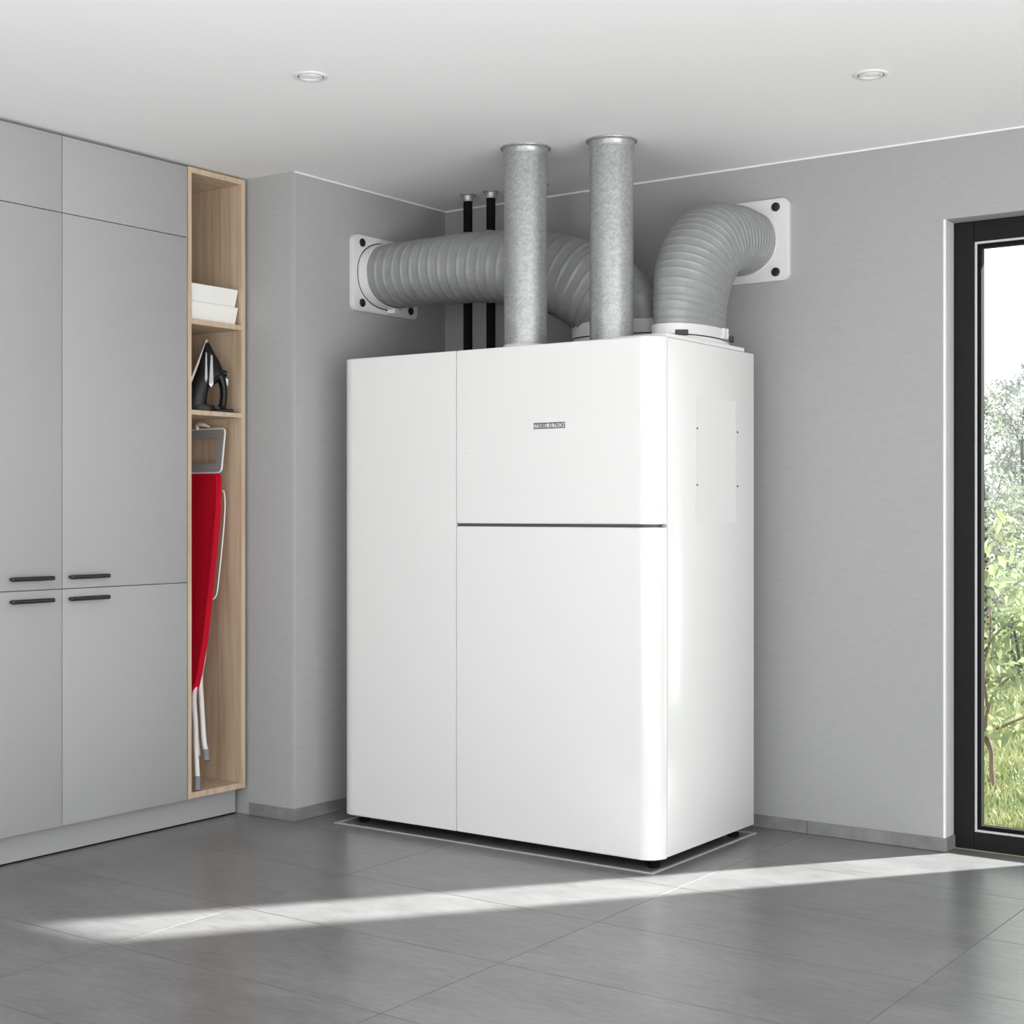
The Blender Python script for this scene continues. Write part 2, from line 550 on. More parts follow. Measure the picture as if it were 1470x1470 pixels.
# skirting of cut tiles
SK_H, SK_T = .050, .008
def skirt(name, runs):
    e = thing(name, (runs[0][0], runs[0][2], 0), kind='structure')
    for x0, x1, y0, y1 in runs:
        bm = B(); box(bm, x0, x1, y0, y1, 0.0004, SK_H, .0012, 1)
        obj('skirting_tile', bm, M['skirting'], e)
skirt('baseboard_back', [(a + .001, b - .001, Y_BACK - SK_T, Y_BACK - .0003) for a, b in ((X_SHAFT + .009, -3.426), (-3.426, -2.409), (-2.409, WIN_L + .008))]
      + [(WIN_R - .008, -.40, Y_BACK - SK_T, Y_BACK - .0003), (-.398, .60, Y_BACK - SK_T, Y_BACK - .0003), (.602, 1.60, Y_BACK - SK_T, Y_BACK - .0003)]
      + [(WIN_L + .0016, WIN_L + .008, Y_BACK + .001, 5.4745)])
skirt('baseboard_shaft', [(-4.44, X_SHAFT + .008, Y_SHAFT - SK_T, Y_SHAFT - .0003), (X_SHAFT + .0003, X_SHAFT + .008, Y_SHAFT + .001, Y_SHAFT + .55), (X_SHAFT + .0003, X_SHAFT + .008, Y_SHAFT + .552, Y_BACK - .009)])

# sealed floor joint round the appliance
bm = B()
loop_frame(bm, [(-4.045, 4.468), (-2.572, 4.468), (-2.572, 5.275), (-4.045, 5.275)], [(-4.031, 4.482), (-2.586, 4.482), (-2.586, 5.261), (-4.031, 5.261)], 2, .0003, .0035)
bmesh.ops.bevel(bm, geom=[e for e in bm.edges if all(v.co.z > .003 for v in e.verts)], offset=.0015, segments=1, affect='EDGES')
struct('trim_5', bm, M['joint_strip'])

# ------------------------------------------------------------------ window
win = thing('window_1', (-1.58, 5.515, 0.0), kind='structure')
Y0, Y1 = 5.476, 5.556
bm = B(); box(bm, WIN_L + .002, -1.790, Y0, Y1, .001, WIN_T - .002, .002, 1); obj('stile', bm, M['alu_dark'], win)
bm = B(); box(bm, -1.388, WIN_R - .002, Y0, Y1, .001, WIN_T - .002, .002, 1); obj('stile', bm, M['alu_dark'], win)
bm = B(); box(bm, -1.7895, -1.3885, Y0, Y1, 2.250, WIN_T - .002, .002, 1); obj('rail', bm, M['alu_dark'], win)
bm = B(); box(bm, -1.7895, -1.3885, Y0, Y1, .001, .066, .002, 1); obj('rail', bm, M['alu_dark'], win)
def ring_rect(bm, x0, x1, z0, z1, t, y0, y1):
    loop_frame(bm, [(x0, z0), (x1, z0), (x1, z1), (x0, z1)], [(x0 + t, z0 + t), (x1 - t, z0 + t), (x1 - t, z1 - t), (x0 + t, z1 - t)], 1, y0, y1)
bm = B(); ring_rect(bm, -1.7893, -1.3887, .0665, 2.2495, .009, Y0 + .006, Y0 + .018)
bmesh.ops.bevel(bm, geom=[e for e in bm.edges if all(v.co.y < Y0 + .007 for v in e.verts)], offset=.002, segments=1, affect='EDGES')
obj('glint_strip', bm, M['edge_glint'], win)  # light grey strip, painted highlight of the frame's sunlit bevel
bm = B(); ring_rect(bm, -1.7800, -1.398, .076, 2.240, .0145, Y0 + .011, Y0 + .046); obj('gasket', bm, M['black_rubber'], win)
bm = B(); box(bm, -1.7885, -1.3895, Y0 + .0465, Y0 + .0505, .0675, 2.2485); obj('pane', bm, M['glass'], win)

# ------------------------------------------------------------------ downlights
def downlight(x, y, label):
    t = thing('downlight', (x, y, CEIL - .012), label, 'light', 'recessed ceiling spots')
    c = (x, y, CEIL)
    bm = B(); lathe(bm, [(.0555, -.0002), (.0540, -.0035), (.0500, -.0055), (.0420, -.0050), (.0405, -.002), (.0405, -.0002)], c); obj('trim_ring', bm, M['white_plastic'], t, 50)
    bm = B(); lathe(bm, [(.0404, -.0004), (.0404, -.0012), (.0372, -.0012), (.0372, -.0004)], c); obj('shadow_gap', bm, M['dark_grey'], t)
    bm = B(); lathe(bm, [(.0371, -.0004), (.0368, -.0055), (.0335, -.0075), (.0270, -.0045), (.0262, -.0004)], c); obj('tilt_ring', bm, M['white_plastic'], t, 50)
    bm = B(); lathe(bm, [(.0260, -.0004), (.0255, -.0025), (.0150, -.0045), (0, -.0052)], c); obj('lens', bm, M['lens'], t, 50)
downlight(-3.237, 3.468, 'round white recessed spot in ceiling in front of tall cabinets')
downlight(-1.787, 4.473, 'round white recessed spot in ceiling near the narrow window')

# ------------------------------------------------------------------ tall cabinets
XF = -4.45           # front of the doors
def cabinet(y0, y1, label, hy):
    t = thing('tall_cabinet', (-4.74, (y0 + y1) / 2, .112), label, 'cabinet', 'grey tall cabinets')
    g = .0015
    bm = B(); box(bm, -5.045, XF - .0205, y0 + .0005, y1 - .0005, .112, 2.615, .001, 1); obj('body', bm, M['lacquer'], t)
    for z0, z1, hz in ((2.3365, 2.614, None), (.9725, 2.3335, 1.013), (.1125, .9695, .934)):
        bm = B(); box(bm, XF - .019, XF, y0 + g, y1 - g, z0, z1, .0012, 2)
        d = obj('door', bm, M['lacquer'], t, 40)
        if hz:
            bm = B()
            tube(bm, [(XF + .0005, hy[0] + .012, hz), (XF + .014, hy[0] + .012, hz)], .0055, 12)
            tube(bm, [(XF + .0005, hy[1] - .012, hz), (XF + .014, hy[1] - .012, hz)], .0055, 12)
            box(bm, XF + .013, XF + .028, hy[0], hy[1], hz - .0078, hz + .0078, .006, 3)
            obj('handle', bm, M['handle'], d, 40)
    return t
cabinet(2.859, 3.459, 'grey tall cabinet cut off by the left picture edge', (3.228, 3.411))
cabinet(3.459, 4.059, 'grey tall cabinet next to the open oak shelf unit', (3.479, 3.660))
bm = B(); box(bm, XF - .078, XF - .058, 2.862, 4.374, .006, .1105)
o = obj('plinth_board', bm, M['lacquer'])
tag(o, 'grey recessed plinth board running under the tall cabinets', 'plinth')
bm = B(); box(bm, XF - .076, XF - .0595, 2.864, 4.373, .0003, .0058)
obj('plinth_seal', bm, M['black_rubber'], o)

# open oak shelf unit
S0, S1, SB = 4.062, 4.374, -5.04
sh = thing('oak_shelf_unit', (-4.74, 4.218, .112), 'tall narrow open shelf unit in pale oak beside grey cabinets', 'shelf')
for a, b in ((S0, S0 + .018), (S1 - .021, S1)):
    bm = B(); box(bm, SB, XF + .002, a, b, .113, 2.618, .001, 1); obj('side_panel', bm, M['oak'], sh)
for nm, z0, z1 in (('top_board', 2.596, 2.6178), ('shelf', 1.997, 2.018), ('shelf', 1.637, 1.656), ('bottom_board', .1132, .137)):
    bm = B(); box(bm, SB + .008, XF + .0015, S0 + .0183, S1 - .0213, z0, z1, .001, 1); obj(nm, bm, M['oak'], sh)
bm = B(); box(bm, SB, SB + .0078, S0 + .0183, S1 - .0213, .1375, 2.5955); obj('back_panel', bm, M['oak'], sh)

# two white tapered boxes
def tray(z0, label):
    bm = B()
    x0, x1, y0, y1, hgt, tp = -4.72, -4.462, 4.088, 4.347, .0715, .013
    t_ = .004
    lo = [(x0 + tp, y0 + tp), (x1 - tp * .5, y0 + tp), (x1 - tp * .5, y1 - tp), (x0 + tp, y1 - tp)]
    hi = [(x0, y0), (x1, y0), (x1, y1), (x0, y1)]
    def ins(q, d): return [(q[0][0] + d, q[0][1] + d), (q[1][0] - d, q[1][1] + d), (q[2][0] - d, q[2][1] - d), (q[3][0] + d, q[3][1] - d)]
    A = [bm.verts.new((*q, z0)) for q in lo]; C = [bm.verts.new((*q, z0 + hgt)) for q in hi]
    D = [bm.verts.new((*q, z0 + hgt)) for q in ins(hi, t_)]; E = [bm.verts.new((*q, z0 + t_)) for q in ins(lo, t_)]
    bm.faces.new(A[::-1]); bm.faces.new(E)
    for P, Q in ((A, C), (C, D), (D, E)):
        for i in range(4):
            bm.faces.new((P[i], P[(i + 1) % 4], Q[(i + 1) % 4], Q[i]))
    bmesh.ops.bevel(bm, geom=list(bm.edges), offset=.0015, segments=2, affect='EDGES')
    o = obj('storage_box', bm, M['box_white'], None, 40)
    tag(o, label, 'box', 'white storage boxes')
tray(2.0185, 'white tapered storage box standing directly on the upper oak shelf')
tray(2.0185 + .0725, 'white tapered storage box stacked on top of another white box')

# steam iron standing on its heel
ir = thing('steam_iron', (-4.50, 4.20, 1.6565), 'black steam iron standing upright on its heel on oak shelf', 'iron')
IY, IZ = 4.20, 1.657
def slab(bm, pts, w, bev=.012, seg=3, cy=IY):
    prism(bm, pts, 1, cy - w / 2, cy + w / 2)
# body: wedge between soleplate and handle
def body_section(bm, pts_w):
    """lofted body: each entry (z, x_sole, x_top, half_width)"""
    rings = []
    for z, xs_, xt, hw in pts_w:
        ring = []
        for i in range(16):
            a = 2 * math.pi * i / 16
            ca, sa = math.cos(a), math.sin(a)
            x = (xs_ + xt) / 2 + (xt - xs_) / 2 * math.copysign(abs(ca) ** .6, ca)
            y = IY + hw * math.copysign(abs(sa) ** .6, sa)
            ring.append(bm.verts.new((x, y, z)))
        rings.append(ring)
    for A, C in zip(rings, rings[1:]):
        for i in range(16):
            bm.faces.new((A[i], A[(i + 1) % 16], C[(i + 1) % 16], C[i]))
    bm.faces.new(rings[0][::-1]); bm.faces.new(rings[-1])
bm = B()
body_section(bm, [(IZ, -4.640, -4.445, .050), (IZ + .014, -4.640, -4.447, .052), (IZ + .024, -4.636, -4.452, .052), (IZ + .03, -4.634, -4.500, .052), (IZ + .07, -4.616, -4.494, .053),
                  (IZ + .11, -4.600, -4.482, .050), (IZ + .142, -4.583, -4.425, .046), (IZ + .160, -4.572, -4.396, .042), (IZ + .178, -4.562, -4.402, .038), (IZ + .21, -4.546, -4.424, .030), (IZ + .25, -4.524, -4.458, .019), (IZ + .283, -4.506, -4.484, .008)])
obj('housing', bm, M['iron_black'], ir, 50)
bm = B()
prism(bm, [(-4.672, IZ + .004), (-4.655, IZ + .004), (-4.492, IZ + .293), (-4.500, IZ + .297)], 1, IY - .058, IY + .058)
for v in bm.verts:
    f_ = (v.co.z - IZ) / .293
    v.co.y = IY + (v.co.y - IY) * max(.06, (1 - max(0, f_ - .15) ** 1.6 * 1.28))
obj('soleplate', bm, M['soleplate'], ir)
bm = B()
tube(bm, [(-4.468, IY, IZ + .135), (-4.425, IY, IZ + .152), (-4.402, IY, IZ + .120), (-4.396, IY, IZ + .075), (-4.402, IY, IZ + .03), (-4.408, IY, IZ + .016)], .022, 12, 26, radii=[.026, .028, .024, .022, .022, .026])
box(bm, -4.470, -4.340, IY - .024, IY + .024, IZ, IZ + .014, .005, 2)
tube(bm, [(-4.41, IY, IZ + .165), (-4.378, IY, IZ + .158)], .012, 10)
obj('handle', bm, M['iron_black'], ir, 50)
for x0, z0, z1, w in ((-4.478, .098, .233, .013), (-4.508, .118, .243, .008)):
    bm = B()
    prism(bm, [(x0 - w, IZ + z0 + .012), (x0, IZ + z0), (x0 + w, IZ + z0 + .016), (x0 + w * .8, IZ + z1 - .006), (x0, IZ + z1)], 1, IY - .0545, IY - .046)
    for v in bm.verts:
        f_ = max(0, (v.co.z - IZ - .11) / .14)
        v.co.y += f_ * .022
    obj('accent_strip', bm, M['silver'], ir)
bm = B()
prism(bm, [(-4.392, IZ + .142), (-4.372, IZ + .136), (-4.372, IZ + .118), (-4.380, IZ + .100)], 1, IY - .010, IY + .010)
obj('steam_button', bm, M['white_plastic'], ir)

for ch in ir.children:
    for v in ch.data.vertices:
        v.co.x = v.co.x * .673 - .012
ir.location = (-4.523, 4.244, 1.6565)
ir.rotation_euler = (0, 0, math.radians(52))

# ironing board, folded, nose down, leaning towards the right panel
def LN(x, z, off=0.0):
    return Vector((x, 4.12 + (z - .136) * .125 + off, z))
ib = thing('ironing_board', (-4.62, 4.13, .137), 'folded ironing board with red cover standing nose down in oak compartment', 'ironing board')
half = [(-4.530, 1.412), (-4.514, 1.398), (-4.507, 1.37), (-4.503, 1.25), (-4.503, 1.05), (-4.505, .85), (-4.510, .71), (-4.524, .59), (-4.542, .51), (-4.566, .435), (-4.61, .355), (-4.66, .315)]
XC = -4.69
outline = half + [(2 * XC - x, z) for x, z in half[::-1]]
bm = B()
fr_ = [bm.verts.new(LN(x, z, 0)) for x, z in outline]; bk = [bm.verts.new(LN(x, z, .030)) for x, z in outline]
bm.faces.new(fr_[::-1]); bm.faces.new(bk)
for i in range(len(outline)):
    j = (i + 1) % len(outline)
    bm.faces.new((fr_[i], fr_[j], bk[j], bk[i]))
bmesh.ops.bevel(bm, geom=[e for e in bm.edges if len(e.link_faces) == 2 and any(len(f.verts) > 10 for f in e.link_faces)], offset=.007, segments=3, affect='EDGES')
obj('cover', bm, M['red'], ib, 50)
bm = B()
def lean_frame(bm, w, h_, r, cx, cz, t, o0, o1):
    oo = rounded_rect(w, h_, r, 5, cx, cz); ii = rounded_rect(w - 2 * t, h_ - 2 * t, max(.004, r - t), 5, cx, cz)
    k = len(oo)
    a0 = [bm.verts.new(LN(*q, o0)) for q in oo]; a1 = [bm.verts.new(LN(*q, o1)) for q in oo]
    b0 = [bm.verts.new(LN(*q, o0)) for q in ii]; b1 = [bm.verts.new(LN(*q, o1)) for q in ii]
    for i in range(k):
        j = (i + 1) % k
        bm.faces.new((a0[i], a0[j], a1[j], a1[i])); bm.faces.new((b0[j], b0[i], b1[i], b1[j]))
        bm.faces.new((a0[j], a0[i], b0[i], b0[j])); bm.faces.new((a1[i], a1[j], b1[j], b1[i]))
lean_frame(bm, .33, .172, .016, -4.668, 1.503, .032, .004, .010)
rest = obj('iron_rest', bm, M['steel_grey'], ib)
bm = B()
lp = [LN(x, z, .007) for x, z in rounded_rect(.340, .182, .02, 6, -4.668, 1.503)]
tube(bm, lp, .0042, 8, closed=True)
obj('rest_rim', bm, M['white_metal'], rest, 50)
bm = B(); tube(bm, [LN(-4.535, 1.42, .012), LN(-4.528, 1.40, .02)], .004, 8); obj('hinge_rod', bm, M['white_metal'], ib)
bm = B(); tube(bm, [LN(-4.66, 1.592, .004), LN(-4.655, 1.612, -.004), LN(-4.62, 1.612, -.006), LN(-4.585, 1.602, .0)], .008, 8, 14, radii=[.007, .009, .009, .003]); obj('plug_holder', bm, M['white_metal'], ib, 50)
bm = B(); tube(bm, [LN(-4.530, 1.338, .036), LN(-4.508, 1.326, .044), LN(-4.500, 1.22, .050), LN(-4.501, .98, .050), LN(-4.507, .905, .048), LN(-4.535, .89, .040)], .0032, 8, 40); obj('hanging_rail', bm, M['white_metal'], ib, 50)
bm = B(); tube(bm, [LN(-4.56, .95, .042), LN(-4.543, .80, .042), LN(-4.539, .67, .042), LN(-4.545, .583, .040), LN(-4.523, .472, .04), LN(-4.492, .336, .04), LN(-4.474, .288, .04)], .0105, 10, 40)
lg = obj('leg', bm, M['white_metal'], ib, 50)
bm = B(); tube(bm, [LN(-4.476, .292, .04), LN(-4.463, .250, .04)], .015, 12); obj('foot_cap', bm, M['foot_grey'], lg, 50)
bm = B(); tube(bm, [LN(-4.585, .80, .043), LN(-4.560, .62, .035), LN(-4.537, .503, .008), LN(-4.510, .395, .004), LN(-4.491, .286, .004), LN(-4.470, .190, .004)], .0105, 10, 40)
lg = obj('leg', bm, M['white_metal'], ib, 50)
bm = B(); tube(bm, [LN(-4.472, .193, .004), LN(-4.464, .1385, .004)], .0145, 12); obj('foot_cap', bm, M['foot_grey'], lg, 50)
bm = B(); tube(bm, [LN(-4.558, .80, .043), LN(-4.552, .62, .036), LN(-4.548, .50, .024), LN(-4.520, .38, .022), LN(-4.490, .27, .022)], .006, 8, 30); obj('stay_bar', bm, M['steel_grey'], ib, 50)

# ------------------------------------------------------------------ the ventilation / heating appliance
XL, XR, YF, YB, ZB, ZT, RC = -4.036, -2.570, 4.490, 5.246, .038, 1.862, .072
un = thing('heat_pump_unit', ((XL + XR) / 2, (YF + YB) / 2, 0), 'large white enamelled heat pump appliance standing in the room corner', 'heat pump')
XS, ZG0, ZG1, YS = -3.4415, 1.1955, 1.2075, 4.566
def arc_pts(cx, cy, r, a0, a1, n=14):
    return [(cx + r * math.cos(math.radians(a0 + (a1 - a0) * i / n)), cy + r * math.sin(math.radians(a0 + (a1 - a0) * i / n))) for i in range(n + 1)]
TH = .018
def shell(name, profile_out, profile_in, z0, z1):
    bm = B()
    prism(bm, profile_out + profile_in[::-1], 2, z0, z1)
    es = [e for e in bm.edges if abs(e.verts[0].co.z - e.verts[1].co.z) < 1e-6]
    bmesh.ops.bevel(bm, geom=es, offset=.003, segments=2, affect='EDGES')
    return obj(name, bm, M['enamel'], un, 35)
lo_ = [(XL, YS - .002)] + arc_pts(XL + RC, YF + RC, RC, 180, 270) + [(XS - .0018, YF)]
li_ = [(XL + TH, YS - .002)] + arc_pts(XL + RC, YF + RC, RC - TH, 180, 270) + [(XS - .0018, YF + TH)]
shell('tall_front_panel', lo_, li_, ZB, ZT)
ro_ = [(XS + .0018, YF)] + arc_pts(XR - RC, YF + RC, RC, 270, 360) + [(XR, YS - .002)]
ri_ = [(XS + .0018, YF + TH)] + arc_pts(XR - RC, YF + RC, RC - TH, 270, 360) + [(XR - TH, YS - .002)]
up = shell('upper_front_panel', ro_, ri_, ZG1, ZT)
shell('lower_front_panel', ro_, ri_, ZB, ZG0)
# recessed grip strip between the two right-hand panels
g1 = [(XS + .004, YF + .006)] + arc_pts(XR - RC, YF + RC, RC - .006, 270, 360) + [(XR - .006, YS - .004)]
g2 = [(XS + .004, YF + .016)] + arc_pts(XR - RC, YF + RC, RC - .016, 270, 360) + [(XR - .016, YS - .004)]
bm = B(); prism(bm, g1 + g2[::-1], 2, ZG0 - .004, ZG1 + .004); obj('grip_strip', bm, M['dark_grey'], un, 35)
bm = B(); box(bm, XR - .012, XR - .003, YS - .022, YS - .010, ZG0 + .0015, ZG1 - .0015); obj('strip_end', bm, M['steel_grey'], un)
# carcass and side / back sheets
bm = B(); box(bm, XL + .022, XR - .022, YF + .030, YB - .004, ZB + .004, ZT - .004); obj('carcass', bm, M['carcass_grey'], un)
bm = B(); box(bm, XR - .021, XR, YS + .0035, YB, ZB + .002, ZT, .0025, 2); side = obj('side_panel', bm, M['enamel'], un, 35)
bm = B(); box(bm, XL, XL + .021, YS + .002, YB, ZB + .002, ZT, .0025, 2); obj('side_panel', bm, M['enamel'], un, 35)
bm = B(); box(bm, XR + .0001, XR + .0009, 4.766, 5.090, 1.210, 1.670, .0004, 1); obj('access_cover', bm, M['enamel'], side)
for y, z in ((4.783, 1.553), (5.104, 1.553), (4.783, 1.348), (5.104, 1.348)):
    bm = B(); lathe(bm, [(0, .0032), (.003, .003), (.0042, .0014), (.0042, .0001)], (XR, y, z), (1, 0, 0), 12); obj('screw', bm, M['dark_grey'], side, 50)
bm = B(); lathe(bm, [(0, .0016), (.0045, .0014), (.006, .0001)], (-3.393, YF, 1.476), (0, -1, 0), 20); obj('lock_cover', bm, M['white_plastic'], up, 50)
# lid
bm = B(); box(bm, XL + .024, XR - .024, YF + .02, YB - .03, ZT - .003, ZT + .0015); obj('top_sheet', bm, M['dark_grey'], un)
bm = B(); box(bm, -2.802, XR - .004, 4.575, 5.172, ZT + .002, ZT + .017, .002, 1); obj('lid', bm, M['enamel'], un)
# feet and dark base
bm = B(); box(bm, XL + .05, XR - .05, YF + .06, YB - .05, .020, ZB + .003); obj('base_frame', bm, M['black'], un)
for x in (XL + .07, XR - .055):
    for y in (YF + .075, YB - .07):
        bm = B(); lathe(bm, [(0, .0), (.021, .0), (.023, .004), (.023, .014), (.015, .016), (.015, .024), (0, .024)], (x, y, .0005), seg=24); obj('foot', bm, M['black_rubber'], un, 40)
# badge: lettering between two bars
BX0, BX1, BZ0, BZ1 = -3.0855, -2.9475, 1.5535, 1.5750
for z in (BZ1 - .0028, BZ0):
    bm = B(); box(bm, BX0, BX1, YF - .0012, YF - .0001, z, z + .0028); obj('badge_bar', bm, M['print'], up)
cu = bpy.data.curves.new('lettering', 'FONT'); cu.body = 'STIEBEL ELTRON'; cu.size = .02; cu.extrude = .0004; cu.resolution_u = 4; cu.offset = .0001
to = bpy.data.objects.new('tmp_text', cu); link(to)
bpy.context.view_layer.update()
me = bpy.data.meshes.new_from_object(to.evaluated_get(bpy.context.evaluated_depsgraph_get()))
bpy.data.objects.remove(to)
vx = [v.co.x for v in me.vertices]; vy = [v.co.y for v in me.vertices]
sx = (BX1 - BX0 - .0012) / (max(vx) - min(vx)); sz = (.0138) / (max(vy) - min(vy))
bm = B(); bm.from_mesh(me)
for v in bm.verts:
    v.co = Vector((BX0 + .0006 + (v.co.x - min(vx)) * sx, YF - .0006 + v.co.z * .8, BZ0 + .0040 + (v.co.y - min(vy)) * sz))
obj('lettering', bm, M['print'], up)

# ------------------------------------------------------------------ galvanised pipes
def galv_pipe(x, y, label):
    t = thing('duct_pipe', (x, y, ZT + .0015), label, 'pipe', 'galvanised duct pipes')
    z0, z1, r = ZT + .002, CEIL, .0815
    bm = B(); lathe(bm, [(r - .003, z0), (r, z0), (r, z1 - .004), (r - .003, z1 - .004)], (x, y, 0), seg=64, close=True); obj('tube', bm, M['galv'], t, 50)
    bm = B(); lathe(bm, [(r + .0005, -.032), (r + .0020, -.032), (r + .0028, -.013), (r + .0070, -.0065), (r + .0135, -.0055), (r + .0145, -.0025), (r + .0130, -.0004), (r + .0005, -.0004)], (x, y, z1), seg=64); obj('ceiling_flange', bm, M['galv'], t, 50)
    bm = B(); lathe(bm, [(r + .0005, .0), (r + .0035, .0), (r + .0035, .014), (r + .0005, .016)], (x, y, z0), seg=64); obj('spigot', bm, M['enamel_top'], t, 50)
galv_pipe(-3.216, 4.626, 'galvanised vertical pipe standing on appliance lid, nearer the grey cabinets')
galv_pipe(-2.892, 4.718, 'galvanised vertical pipe standing on appliance lid, beside the white hose collar')

def black_pipe(x, y, label):
    t = thing('insulated_pipe', (x, y, ZT + .004), label, 'pipe', 'black insulated pipes')
    bm = B(); lathe(bm, [(0, ZT + .002), (.0195, ZT + .002), (.0195, CEIL - .028), (0, CEIL - .028)], (x, y, 0), seg=28); obj('insulation', bm, M['black_rubber'], t, 50)
    bm = B(); lathe(bm, [(.0198, -.032), (.0225, -.032), (.0230, -.010), (.0260, -.0055), (.0350, -.0045), (.0360, -.002), (.0345, -.0004), (.0198, -.0004)], (x, y, CEIL), seg=36); obj('ceiling_rose', bm, M['galv'], t, 50)
black_pipe(-3.891, 5.158, 'thin black insulated pipe behind the hose, closest to the shaft wall')
black_pipe(-3.769, 5.160, 'thin black insulated pipe behind the hose, between its twin and the first steel pipe')
black_pipe(-3.515, 5.165, 'thin black insulated pipe hidden behind the first galvanised pipe, only its rose showing')

# ------------------------------------------------------------------ oval hoses
def hose(name, label, stations, inplane, vaxis, pitch, amp, n=520, seg=72):
    """stations: (centre, in-plane half axis, cross half axis); vaxis = horizontal axis square to the bend plane."""
    t = thing(name, stations[-1][0], label, 'hose', 'grey ribbed air hoses')
    C = smooth_path([s[0] for s in stations], n)
    A = smooth_path([[s[1]] for s in stations], n); Bv = smooth_path([[s[2]] for s in stations], n)
    V = Vector(vaxis)
    dist = 0.0
    bm = B(); rings = []
    for i in range(n):
        c = Vector(C[i])
        if i: dist += (c - Vector(C[i - 1])).length
        T = (Vector(C[min(i + 1, n - 1)]) - Vector(C[max(0, i - 1)])).normalized()
        U = V.cross(T).normalized()
        ring = []
        for j in range(seg):
            th = 2 * math.pi * j / seg
            ca, sa = math.cos(th), math.sin(th)
            pw = 2 / 2.25
            ph = 2 * math.pi * (dist / pitch) + th
            w = amp * (0.5 + 0.5 * math.cos(ph)) ** 6
            fold = .0012 * math.sin(5 * th + dist * 31) * math.sin(dist * 13 + 2 * th)
            a, b = A[i][0] + w + fold, Bv[i][0] + w + fold
            ring.append(bm.verts.new(c + U * (a * math.copysign(abs(ca) ** pw, ca)) + V * (b * math.copysign(abs(sa) ** pw, sa))))
        rings.append(ring)
    for P, Q in zip(rings, rings[1:]):
        for j in range(seg):
            bm.faces.new((P[j], P[(j + 1) % seg], Q[(j + 1) % seg], Q[j]))
    obj('hose_sleeve', bm, M['hose'], t, 60)
    return t

H1 = hose('air_hose', 'grey ribbed air hose running from shaft wall plate behind the steel pipes',
     [((-4.145, 4.944, 2.265), .130, .180), ((-3.90, 4.945, 2.266), .134, .176), ((-3.65, 4.955, 2.262), .142, .165), ((-3.42, 4.97, 2.236), .152, .150),
      ((-3.24, 4.985, 2.178), .160, .135), ((-3.105, 4.995, 2.10), .172, .118), ((-3.040, 5.0, 2.03), .188, .103), ((-3.03, 5.0, 1.985), .194, .0955), ((-3.03, 5.0, 1.945), .194, .0955)],
     None, (0, 1, 0), .0465, .0045)
H2 = hose('air_hose', 'grey ribbed air hose curving from back wall plate down onto appliance',
     [((-2.695, 5.3635, 2.318), .129, .162), ((-2.695, 5.24, 2.318), .134, .159), ((-2.695, 5.115, 2.282), .145, .150), ((-2.697, 5.03, 2.205), .160, .138),
      ((-2.70, 4.985, 2.105), .178, .122), ((-2.70, 4.972, 2.01), .192, .108), ((-2.70, 4.97, 1.93), .198, .099)],
     None, (1, 0, 0), .0235, .0030)

def oval_band(bm, cx, cy, z0, z1, a, b, t, n=72):
    loop_frame(bm, ellipse(a + t, b + t, n, 2.25, cx, cy), ellipse(a, b, n, 2.25, cx, cy), 2, z0, z1)

def collar(cx, cy, a, b, z0, z1, label, clips, tdir, zb=.0222):
    ZT = 1.862 + zb - .0222
    t = thing('hose_collar', (cx, cy, ZT + .0172), label, 'collar', 'white oval hose collars')
    bm = B(); oval_band(bm, cx, cy, z0, z1, a, b, .006)
    bmesh.ops.bevel(bm, geom=[e for e in bm.edges if abs(e.verts[0].co.z - e.verts[1].co.z) < 1e-6 and e.calc_length() > .012], offset=.0012, segments=1, affect='EDGES')
    band = obj('clamp_band', bm, M['white_plastic'], t, 40)
    bm = B(); oval_band(bm, cx, cy, ZT + .0312, z0 - .004, a - .004, b - .004, .007); obj('neck', bm, M['white_plastic'], t, 40)
    bm = B(); oval_band(bm, cx, cy, ZT + .0175, ZT + .031, a - .004, b - .004, .018); obj('base_flange', bm, M['white_plastic'], t, 40)
    for x, y, sx, sy, an in clips:
        bm = B(); box(bm, -sx, sx, -sy, sy, ZT + .034, ZT + .054, .002, 1)
        bmesh.ops.rotate(bm, verts=bm.verts, cent=(0, 0, 0), matrix=Matrix.Rotation(math.radians(an), 3, 'Z'))
        bmesh.ops.translate(bm, verts=bm.verts, vec=(x, y, 0))
        obj('clip', bm, M['black'], t)
    # tightening lug with screw
    x, y = tdir
    bm = B()
    box(bm, x - .008, x + .014, y - .020, y - .006, z0 + .002, z1 + .002, .002, 1); box(bm, x - .008, x + .014, y + .006, y + .020, z0 + .002, z1 + .002, .002, 1)
    tube(bm, [(x + .006, y - .030, (z0 + z1) / 2), (x + .006, y + .030, (z0 + z1) / 2)], .004, 8)
    obj('lug', bm, M['white_plastic'], band, 40)

def ellipse_like(k, a, b, cx, cy):
    """inner outline matching rounded_rect's point order"""
    out = []
    per = k // 4
    for q in range(4):
        for i in range(per):
            t = math.radians(90 * q + 90 * i / (per - 1))
            c, s = math.cos(t), math.sin(t)
            out.append((cx + (a - .003) * math.copysign(abs(c) ** .89, c), cy + (b - .003) * math.copysign(abs(s) ** .89, s)))
    return out

collar(-3.03, 5.0, .199, .100, 1.936, 1.990, 'white oval clamp collar under the hose behind the steel pipes', ((-3.03, 4.884, .022, .008, 0), (-2.862, 4.915, .016, .008, 50)), (-2.84, 5.03), .0067)
collar(-2.70, 4.97, .101, .200, 1.902, 1.941, 'white oval clamp collar under the hose nearest the appliance side', ((-2.640, 4.795, .024, .008, 38), (-2.592, 5.10, .020, .008, 112), (-2.795, 4.86, .020, .008, -72)), (-2.602, 5.05))

